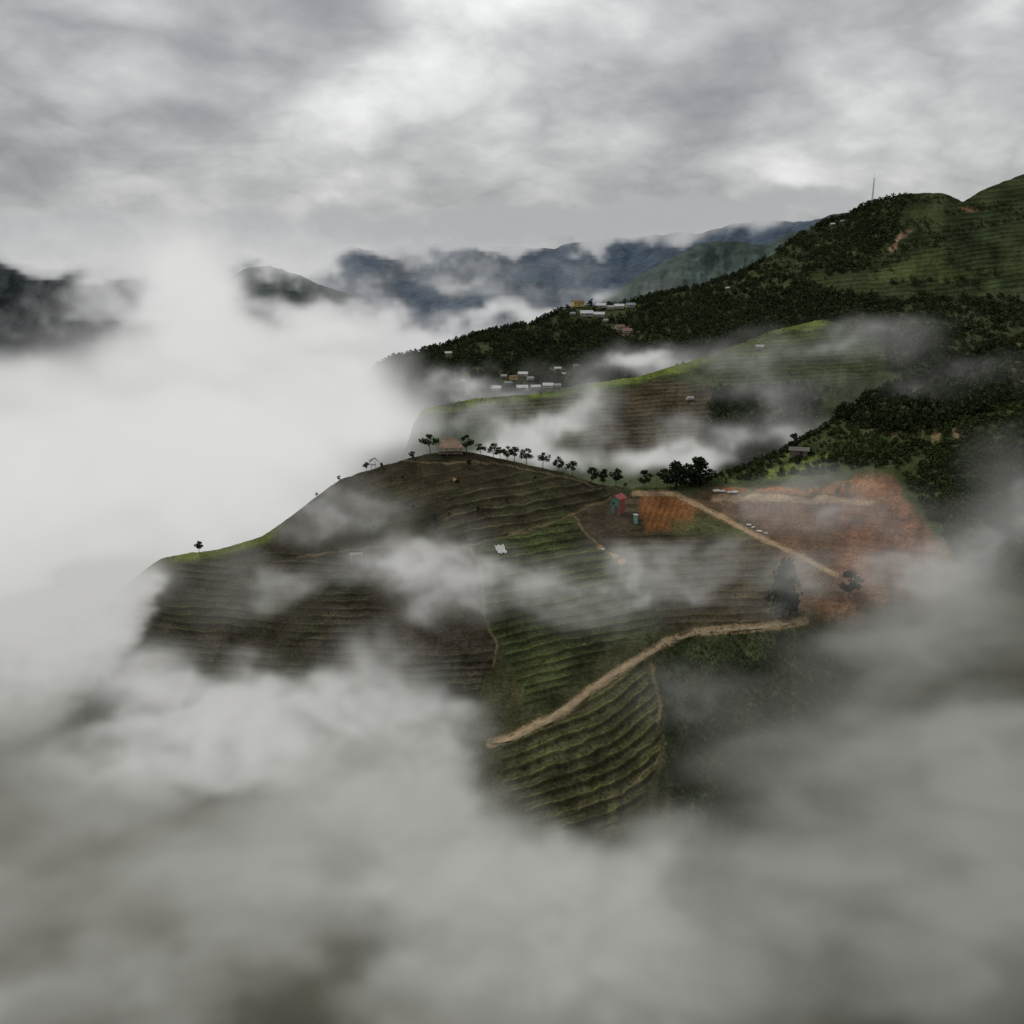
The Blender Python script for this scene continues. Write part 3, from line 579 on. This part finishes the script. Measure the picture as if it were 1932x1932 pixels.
def sheet(px,py,w,d,label,mat,rz=0):
    q=S1(near,px,py); vs=[];fs=[];n=8; r=random.Random(px)
    for j in range(n+1):
        for i in range(n+1):
            x=(i/n-.5)*w;y=(j/n-.5)*d; vs.append((x+r.uniform(-.05,.05),y,.35+y*.45+.18*math.sin(i*1.7+j)+r.uniform(-.05,.08)))
    for j in range(n):
        for i in range(n): a=j*(n+1)+i; fs.append((a,a+1,a+n+2,a+n+1))
    me=bpy.data.meshes.new('plastic_sheet'); me.from_pydata(vs,[],fs); me.materials.append(mat)
    o=link('plastic_sheet',me); o.location=q; o.rotation_euler=(0,0,rz); tag(o,label,'plastic sheet')
sheet(945,1040,2.2,2.6,'white plastic sheet spread on the centre green terraces',MWHITE,R(20))
def sackmesh(seed):
    r=np.random.default_rng(seed); n=12;m=8; th=np.linspace(0,2*np.pi,n,endpoint=False); ph=np.linspace(.05,np.pi-.05,m)
    T_,P_=np.meshgrid(th,ph); sq=lambda v:np.sign(v)*np.abs(v)**.7
    V=np.stack([sq(np.cos(P_))*.55,sq(np.sin(P_)*np.cos(T_))*.32,sq(np.sin(P_)*np.sin(T_))*.22+.18],-1); V+=r.normal(size=V.shape)*.018
    ix=np.arange(n*m).reshape(m,n); nx_=np.roll(ix,-1,1)
    return npmesh('sack',V.reshape(-1,3),np.stack([ix[:-1],nx_[:-1],nx_[1:],ix[1:]],-1).reshape(-1,4),MWHITE,None,True)
SM=[sackmesh(k) for k in range(3)]
sk=[(1352,929,2.0,'first of the white bundles on the road cut, counted from left'),(1363,929,1.6,'second of the white bundles on the road cut, counted from left'),(1376,930,1.5,'third of the white bundles on the road cut, counted from left'),(1387,930,1.8,'fourth of the white bundles on the road cut, counted from left'),
(1413,992,1.2,'uppermost white bundle beside the dirt track'),(1421,996,1.0,'second white bundle down beside the dirt track'),(1433,1003,1.3,'third white bundle down beside the dirt track'),(1445,1007,.9,'lowest white bundle beside the dirt track'),(1137,1037,1.1,'white bundle by the bare orange scar beside the green terraces')]
for i,(x,y,s,l) in enumerate(sk):
    o=link('sack',SM[i%3]); o.location=S1(near,x,y)+Vector((0,0,.05)); o.rotation_euler=(0,0,random.uniform(-.9,.9)); o.scale=(s,s,s*.8); tag(o,l,'sack','white bundles left along the tracks')
def house_parts(w,d,hh,wallm,roofm,rise=.28,win=3):
    ps=[]
    b=MB(); b.box((0,0,hh/2-.6),(w,d,hh+1.2)); b.add([(-w/2,-d/2,hh),(-w/2,d/2,hh),(-w/2,0,hh+d*rise-.06)],[(0,1,2)]); b.add([(w/2,-d/2,hh),(w/2,d/2,hh),(w/2,0,hh+d*rise-.06)],[(2,1,0)])
    ps.append(('wall',b.mesh('wall',wallm)))
    b=MB(); e=.6
    for s in(-1,1): b.slab([(-w/2-e,0,hh+d*rise),(-w/2-e,s*(d/2+e),hh-e*rise*1.8),(w/2+e,s*(d/2+e),hh-e*rise*1.8),(w/2+e,0,hh+d*rise)],.15*s)
    ps.append(('roof',b.mesh('roof',roofm)))
    ps.append(('door',MB().box((0,-d/2-.02,1.0),(1,.06,2)).mesh('door',MDARK)))
    for k in range(win):
        x=(-.38+.76*k/(max(win-1,1)))*w
        if abs(x)<.8: x=w*.18
        ps.append(('window',MB().box((x,-d/2-.02,hh*.6),(.9,.05,.9)).mesh('window',MDARK)))
    return ps
HK={'white':house_parts(12,7,2.2,MWALL,MSTRIP,.35),'grey':house_parts(11,7,2.1,MWALL,MGREY,.35),'brown':house_parts(11,8,2.1,MWALL,MBRN,.35),'ochre':house_parts(13,7,4.6,MYEL,MBRN,.25,4),'blue':house_parts(11,7,2.2,MWALL,MBLUE,.35)}
def house(h,px,py,wpx,kind,label,group,rz):
    q=S1(h,px,py); s=wpx*.9*q.y/F/12.5
    t=thing('house',label,'house',q+Vector((0,-2,.4)),R(rz*2.5),group,s)
    for nm,me in HK[kind]: link(nm,me,t)
for x,y,w_,k,g,l,rz in hs: house(vil,x,y,w_*1.0,k,l,g,rz)
house(spur,1300,754,16,'grey','grey roofed farmhouse alone on the brown terraces of the spur','outlying houses',5)
house(spur,1432,657,18,'grey','grey roofed farmhouse on the bright green top of the spur','outlying houses',-8)
# ------------------------------------------------------------------ fog
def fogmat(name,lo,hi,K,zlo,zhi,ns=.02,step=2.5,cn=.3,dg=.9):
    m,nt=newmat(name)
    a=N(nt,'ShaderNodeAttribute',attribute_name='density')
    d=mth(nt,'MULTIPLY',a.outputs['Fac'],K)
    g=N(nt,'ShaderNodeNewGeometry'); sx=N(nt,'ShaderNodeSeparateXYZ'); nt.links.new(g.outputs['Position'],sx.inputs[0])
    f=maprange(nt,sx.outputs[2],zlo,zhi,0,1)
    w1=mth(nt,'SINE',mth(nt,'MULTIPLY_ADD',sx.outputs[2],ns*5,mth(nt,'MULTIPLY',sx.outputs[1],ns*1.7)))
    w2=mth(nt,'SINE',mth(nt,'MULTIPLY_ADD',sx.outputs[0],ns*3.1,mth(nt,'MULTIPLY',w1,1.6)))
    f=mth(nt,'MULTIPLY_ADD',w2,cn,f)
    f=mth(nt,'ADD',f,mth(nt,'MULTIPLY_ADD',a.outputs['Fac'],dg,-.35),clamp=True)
    c=mixc(nt,f,tuple(lo),tuple(hi))  # light and dark billows put into the fog colour by height, waves, density
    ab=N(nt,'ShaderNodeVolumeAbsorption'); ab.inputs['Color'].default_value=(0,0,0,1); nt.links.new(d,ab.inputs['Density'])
    e=N(nt,'ShaderNodeEmission'); nt.links.new(c,e.inputs['Color']); nt.links.new(d,e.inputs['Strength'])  # the fog glows by itself, standing in for scattered light
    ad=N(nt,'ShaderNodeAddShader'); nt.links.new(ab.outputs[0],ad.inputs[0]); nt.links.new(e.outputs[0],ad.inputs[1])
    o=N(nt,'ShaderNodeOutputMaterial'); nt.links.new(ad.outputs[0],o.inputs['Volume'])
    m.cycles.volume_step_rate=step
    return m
def fog(name,blobs,vox,mat,nscale,warp,gain,label,stretch=(1,1,1),thr=.85,rough=.6,detail=6,seedoff=0.0,base=.25,power=1.5,fil=.6,shear=.3):
    cs=[];rs=[];ws=[]
    for (px,py,D,rx,ry,rD,w) in blobs:
        cs.append(P(px,py,D)); rs.append(np.array([rx*D/F,rD,ry*D/F])); ws.append(w)
    cs=np.array(cs);rs=np.array(rs)
    mn=(cs-rs).min(0)-warp*.6; mx=(cs+rs).max(0)+warp*.6
    res=np.maximum(2,((mx-mn)/vox).astype(int))
    tr=bpy.data.node_groups.new(name,'GeometryNodeTree')
    tr.interface.new_socket('Geometry',in_out='INPUT',socket_type='NodeSocketGeometry'); tr.interface.new_socket('Geometry',in_out='OUTPUT',socket_type='NodeSocketGeometry')
    pos=tr.nodes.new('GeometryNodeInputPosition').outputs[0]
    # sheared coordinates: wisps are drawn out along the camera's downward view line
    sp=tr.nodes.new('ShaderNodeSeparateXYZ'); tr.links.new(pos,sp.inputs[0]); cbn=tr.nodes.new('ShaderNodeCombineXYZ')
    tr.links.new(mth(tr,'MULTIPLY_ADD',sp.outputs[0],stretch[0],seedoff),cbn.inputs[0])
    tr.links.new(mth(tr,'MULTIPLY_ADD',sp.outputs[1],stretch[1],seedoff*.7),cbn.inputs[1])
    tr.links.new(mth(tr,'MULTIPLY',mth(tr,'MULTIPLY_ADD',sp.outputs[1],shear,sp.outputs[2]),stretch[2]),cbn.inputs[2])
    p2=cbn.outputs[0]
    wn=tr.nodes.new('ShaderNodeTexNoise'); wn.inputs['Scale'].default_value=nscale*.5; wn.inputs['Detail'].default_value=5; wn.inputs['Roughness'].default_value=.6; tr.links.new(p2,wn.inputs['Vector'])
    wv=vmth(tr,'SCALE',vmth(tr,'SUBTRACT',wn.outputs['Color'],(.5,.5,.5)),None,warp*2.4)
    pw=vmth(tr,'ADD',pos,wv)
    p3=vmth(tr,'ADD',p2,vmth(tr,'MULTIPLY',wv,(.8,.25,.8)))
    no=tr.nodes.new('ShaderNodeTexNoise'); no.inputs['Scale'].default_value=nscale; no.inputs['Detail'].default_value=detail; no.inputs['Roughness'].default_value=rough; tr.links.new(p3,no.inputs['Vector'])
    n=maprange(tr,no.outputs[0],.28,.72,0,1)
    n2=tr.nodes.new('ShaderNodeTexNoise'); n2.inputs['Scale'].default_value=nscale*1.4; n2.inputs['Detail'].default_value=5; n2.inputs['Roughness'].default_value=.6
    tr.links.new(vmth(tr,'ADD',p3,(71.,13.,29.)),n2.inputs['Vector'])
    rid=mth(tr,'ABSOLUTE',mth(tr,'MULTIPLY_ADD',n2.outputs[0],2.0,-1.0))
    rid=maprange(tr,rid,0,.30,1,0)
    S=None
    for c,r,w in zip(cs,rs,ws):
        q=vmth(tr,'MULTIPLY',vmth(tr,'SUBTRACT',pw,tuple(float(v) for v in c)),tuple(float(1/v) for v in r))
        q=vmth(tr,'DOT_PRODUCT',q,q)
        v=mth(tr,'MAXIMUM',mth(tr,'MULTIPLY_ADD',q,-float(w),float(w)),0.0)
        S=v if S is None else mth(tr,'ADD',S,v)
    S=mth(tr,'MINIMUM',S,1.35)
    d=mth(tr,'MULTIPLY_ADD',S,thr,-thr)
    d=mth(tr,'ADD',n,d); d=mth(tr,'MULTIPLY',d,gain,clamp=True)
    d=mth(tr,'MULTIPLY',d,mth(tr,'MULTIPLY_ADD',rid,fil,1-fil))
    d=mth(tr,'MULTIPLY_ADD',d,1-base,base)
    d=mth(tr,'MULTIPLY',d,mth(tr,'POWER',mth(tr,'MINIMUM',S,1.0),power))
    vc=tr.nodes.new('GeometryNodeVolumeCube'); tr.links.new(d,vc.inputs['Density'])
    vc.inputs['Min'].default_value=tuple(float(v) for v in mn); vc.inputs['Max'].default_value=tuple(float(v) for v in mx)
    for k,a in enumerate('XYZ'): vc.inputs['Resolution '+a].default_value=int(res[k])
    sm=tr.nodes.new('GeometryNodeSetMaterial'); sm.inputs['Material'].default_value=mat; tr.links.new(vc.outputs[0],sm.inputs['Geometry'])
    go=tr.nodes.new('NodeGroupOutput'); tr.links.new(sm.outputs[0],go.inputs[0])
    vol=bpy.data.volumes.new(name); vol.materials.append(mat); o=bpy.data.objects.new(name,vol); C.objects.link(o)
    md=o.modifiers.new('fog','NODES'); md.node_group=tr
    tag(o,label,'fog',kind='stuff'); return o
def HB(px,py,off,rx,ry,rD,w): return (px,py,Dn(px,py)-off,rx,ry,rD,w)
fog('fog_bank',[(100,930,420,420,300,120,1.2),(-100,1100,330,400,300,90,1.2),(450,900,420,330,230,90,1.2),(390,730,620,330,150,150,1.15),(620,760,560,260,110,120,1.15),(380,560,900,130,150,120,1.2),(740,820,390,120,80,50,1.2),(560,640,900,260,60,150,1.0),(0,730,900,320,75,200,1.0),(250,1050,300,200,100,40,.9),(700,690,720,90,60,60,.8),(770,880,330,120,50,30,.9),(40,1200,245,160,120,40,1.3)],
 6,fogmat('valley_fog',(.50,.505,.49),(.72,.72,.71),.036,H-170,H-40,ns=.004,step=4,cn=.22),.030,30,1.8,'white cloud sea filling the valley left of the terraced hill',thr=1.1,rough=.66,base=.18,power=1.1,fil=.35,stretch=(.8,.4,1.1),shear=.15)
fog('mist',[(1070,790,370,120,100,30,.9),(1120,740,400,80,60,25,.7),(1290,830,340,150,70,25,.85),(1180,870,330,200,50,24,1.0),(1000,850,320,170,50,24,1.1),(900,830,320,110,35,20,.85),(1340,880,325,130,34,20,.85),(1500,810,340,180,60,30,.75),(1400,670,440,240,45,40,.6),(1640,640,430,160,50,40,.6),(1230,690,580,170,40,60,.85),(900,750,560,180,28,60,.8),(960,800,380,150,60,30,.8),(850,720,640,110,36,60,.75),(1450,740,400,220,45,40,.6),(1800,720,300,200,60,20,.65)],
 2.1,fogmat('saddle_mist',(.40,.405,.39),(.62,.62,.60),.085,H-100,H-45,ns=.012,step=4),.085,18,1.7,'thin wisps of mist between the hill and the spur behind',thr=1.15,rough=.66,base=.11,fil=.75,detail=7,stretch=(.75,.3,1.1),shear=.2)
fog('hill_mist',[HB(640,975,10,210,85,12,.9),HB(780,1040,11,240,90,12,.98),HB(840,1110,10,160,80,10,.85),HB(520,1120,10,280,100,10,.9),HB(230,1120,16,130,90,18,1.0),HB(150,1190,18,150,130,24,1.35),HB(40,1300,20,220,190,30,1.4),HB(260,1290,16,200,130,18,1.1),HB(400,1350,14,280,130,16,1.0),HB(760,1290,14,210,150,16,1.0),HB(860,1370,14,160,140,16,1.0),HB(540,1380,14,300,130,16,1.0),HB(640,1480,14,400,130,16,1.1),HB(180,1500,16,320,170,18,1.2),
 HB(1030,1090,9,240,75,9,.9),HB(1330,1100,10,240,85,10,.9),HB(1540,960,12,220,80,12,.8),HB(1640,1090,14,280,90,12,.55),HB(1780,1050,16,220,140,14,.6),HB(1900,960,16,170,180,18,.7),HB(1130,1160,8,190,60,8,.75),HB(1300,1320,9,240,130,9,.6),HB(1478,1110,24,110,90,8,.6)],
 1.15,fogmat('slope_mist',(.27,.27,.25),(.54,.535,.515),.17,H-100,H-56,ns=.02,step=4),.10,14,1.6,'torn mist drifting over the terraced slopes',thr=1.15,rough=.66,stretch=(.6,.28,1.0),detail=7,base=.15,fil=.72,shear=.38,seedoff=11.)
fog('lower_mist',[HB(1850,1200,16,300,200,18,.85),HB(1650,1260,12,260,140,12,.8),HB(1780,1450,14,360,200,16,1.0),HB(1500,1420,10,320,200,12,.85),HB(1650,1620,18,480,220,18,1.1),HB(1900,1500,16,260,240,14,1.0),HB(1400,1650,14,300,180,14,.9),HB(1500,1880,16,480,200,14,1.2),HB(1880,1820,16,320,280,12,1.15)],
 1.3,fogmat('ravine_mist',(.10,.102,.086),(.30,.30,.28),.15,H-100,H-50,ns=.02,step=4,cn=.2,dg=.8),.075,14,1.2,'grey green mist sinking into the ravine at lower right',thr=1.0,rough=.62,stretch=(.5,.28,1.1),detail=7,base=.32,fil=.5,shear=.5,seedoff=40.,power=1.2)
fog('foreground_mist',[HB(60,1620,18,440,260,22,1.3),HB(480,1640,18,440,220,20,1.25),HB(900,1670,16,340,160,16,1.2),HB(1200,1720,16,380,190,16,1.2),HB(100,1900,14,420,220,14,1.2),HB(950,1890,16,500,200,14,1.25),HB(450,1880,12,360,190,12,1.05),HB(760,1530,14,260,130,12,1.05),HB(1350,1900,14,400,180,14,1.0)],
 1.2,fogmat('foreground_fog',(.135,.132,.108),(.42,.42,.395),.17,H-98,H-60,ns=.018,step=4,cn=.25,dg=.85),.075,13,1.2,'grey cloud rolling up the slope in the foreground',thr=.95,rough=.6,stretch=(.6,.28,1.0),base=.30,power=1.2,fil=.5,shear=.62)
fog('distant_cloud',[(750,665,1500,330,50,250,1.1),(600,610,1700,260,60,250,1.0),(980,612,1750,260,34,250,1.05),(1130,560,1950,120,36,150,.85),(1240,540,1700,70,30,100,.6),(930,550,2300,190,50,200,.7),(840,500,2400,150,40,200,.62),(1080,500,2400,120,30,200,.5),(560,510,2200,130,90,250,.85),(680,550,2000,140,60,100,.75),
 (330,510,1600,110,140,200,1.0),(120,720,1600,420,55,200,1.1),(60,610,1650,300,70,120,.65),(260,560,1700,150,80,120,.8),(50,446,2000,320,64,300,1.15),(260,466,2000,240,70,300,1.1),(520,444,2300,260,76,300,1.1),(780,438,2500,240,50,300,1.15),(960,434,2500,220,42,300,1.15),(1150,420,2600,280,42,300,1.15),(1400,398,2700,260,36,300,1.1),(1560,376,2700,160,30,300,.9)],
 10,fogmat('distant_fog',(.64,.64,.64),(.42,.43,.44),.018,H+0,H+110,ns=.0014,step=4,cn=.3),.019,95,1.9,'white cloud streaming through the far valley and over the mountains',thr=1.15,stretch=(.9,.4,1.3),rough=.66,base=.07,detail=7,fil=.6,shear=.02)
# ------------------------------------------------------------------ world
w=bpy.data.worlds.new('World'); bpy.context.scene.world=w; w.use_nodes=True; nt=w.node_tree; nt.nodes.clear()
tc=N(nt,'ShaderNodeTexCoord'); dv=tc.outputs['Generated']
sx=N(nt,'ShaderNodeSeparateXYZ'); nt.links.new(dv,sx.inputs[0])
zz=mth(nt,'ADD',mth(nt,'MAXIMUM',sx.outputs[2],0.0),.48)
cb=N(nt,'ShaderNodeCombineXYZ'); nt.links.new(mth(nt,'DIVIDE',sx.outputs[0],zz),cb.inputs[0]); nt.links.new(mth(nt,'DIVIDE',sx.outputs[1],zz),cb.inputs[1]); nt.links.new(mth(nt,'MULTIPLY',sx.outputs[2],1.5),cb.inputs[2])
def wnoise(scale,detail,rough,dist,off):
    n=N(nt,'ShaderNodeTexNoise'); n.inputs['Scale'].default_value=scale; n.inputs['Detail'].default_value=detail; n.inputs['Roughness'].default_value=rough; n.inputs['Distortion'].default_value=dist
    nt.links.new(vmth(nt,'ADD',cb.outputs[0],off),n.inputs['Vector']); return n.outputs[0]
a=wnoise(2.4,6,.5,.1,(3.1,1.7,0)); b_=wnoise(6.2,7,.5,.3,(9.1,4.2,2))
bil=mth(nt,'ABSOLUTE',mth(nt,'MULTIPLY_ADD',wnoise(4.0,7,.5,.2,(1.1,7.2,5)),2.0,-1.0))
v=mth(nt,'MULTIPLY_ADD',b_,.32,mth(nt,'MULTIPLY',a,.50)); v=mth(nt,'MULTIPLY_ADD',bil,.34,v); v=mth(nt,'ADD',v,.118)
def dirof(px,py):
    q=P(px,py,1.0)-np.array([0,0,H]); q/=np.linalg.norm(q); return tuple(float(k) for k in q)
def glow(px,py,rad,amt):
    dt=vmth(nt,'LENGTH',vmth(nt,'SUBTRACT',dv,dirof(px,py)))
    return mth(nt,'MULTIPLY',maprange(nt,dt,0,rad/F,1,0,True),amt)
for g in (glow(930,60,280,.12),glow(840,140,220,.06),glow(1000,10,500,.03),glow(520,280,250,.03),glow(1700,200,300,.03),glow(120,430,420,-.04),glow(1300,270,320,-.05),glow(380,130,170,-.05)):
    v=mth(nt,'ADD',v,g)
cr=N(nt,'ShaderNodeValToRGB'); nt.links.new(v,cr.inputs[0])
el=cr.color_ramp.elements; el[0].position=.40; el[0].color=(.25,.26,.275,1); el[1].position=.82; el[1].color=(.96,.96,.955,1)
for p_,c_ in ((.49,(.35,.36,.372)),(.56,(.45,.457,.462)),(.64,(.58,.582,.582)),(.72,(.76,.76,.757))):
    k=el.new(p_); k.color=(*c_,1)
sky=N(nt,'ShaderNodeTexSky'); sky.sky_type='NISHITA'; sky.sun_disc=False; sky.sun_elevation=R(48); sky.sun_rotation=R(-5)
sk2=vmth(nt,'SCALE',sky.outputs[0],None,.08)
m_=mixc(nt,.95,sk2,cr.outputs[0])
bg=N(nt,'ShaderNodeBackground'); nt.links.new(m_,bg.inputs[0]); bg.inputs[1].default_value=1.0
o_=N(nt,'ShaderNodeOutputWorld'); nt.links.new(bg.outputs[0],o_.inputs[0])
sl=bpy.data.lights.new('sun','SUN'); sl.energy=1.45; sl.angle=R(12); sl.color=(1,.95,.86); so=bpy.data.objects.new('sun',sl); C.objects.link(so)
so.rotation_euler=Vector((.50,-.52,-.58)).to_track_quat('-Z','Y').to_euler()
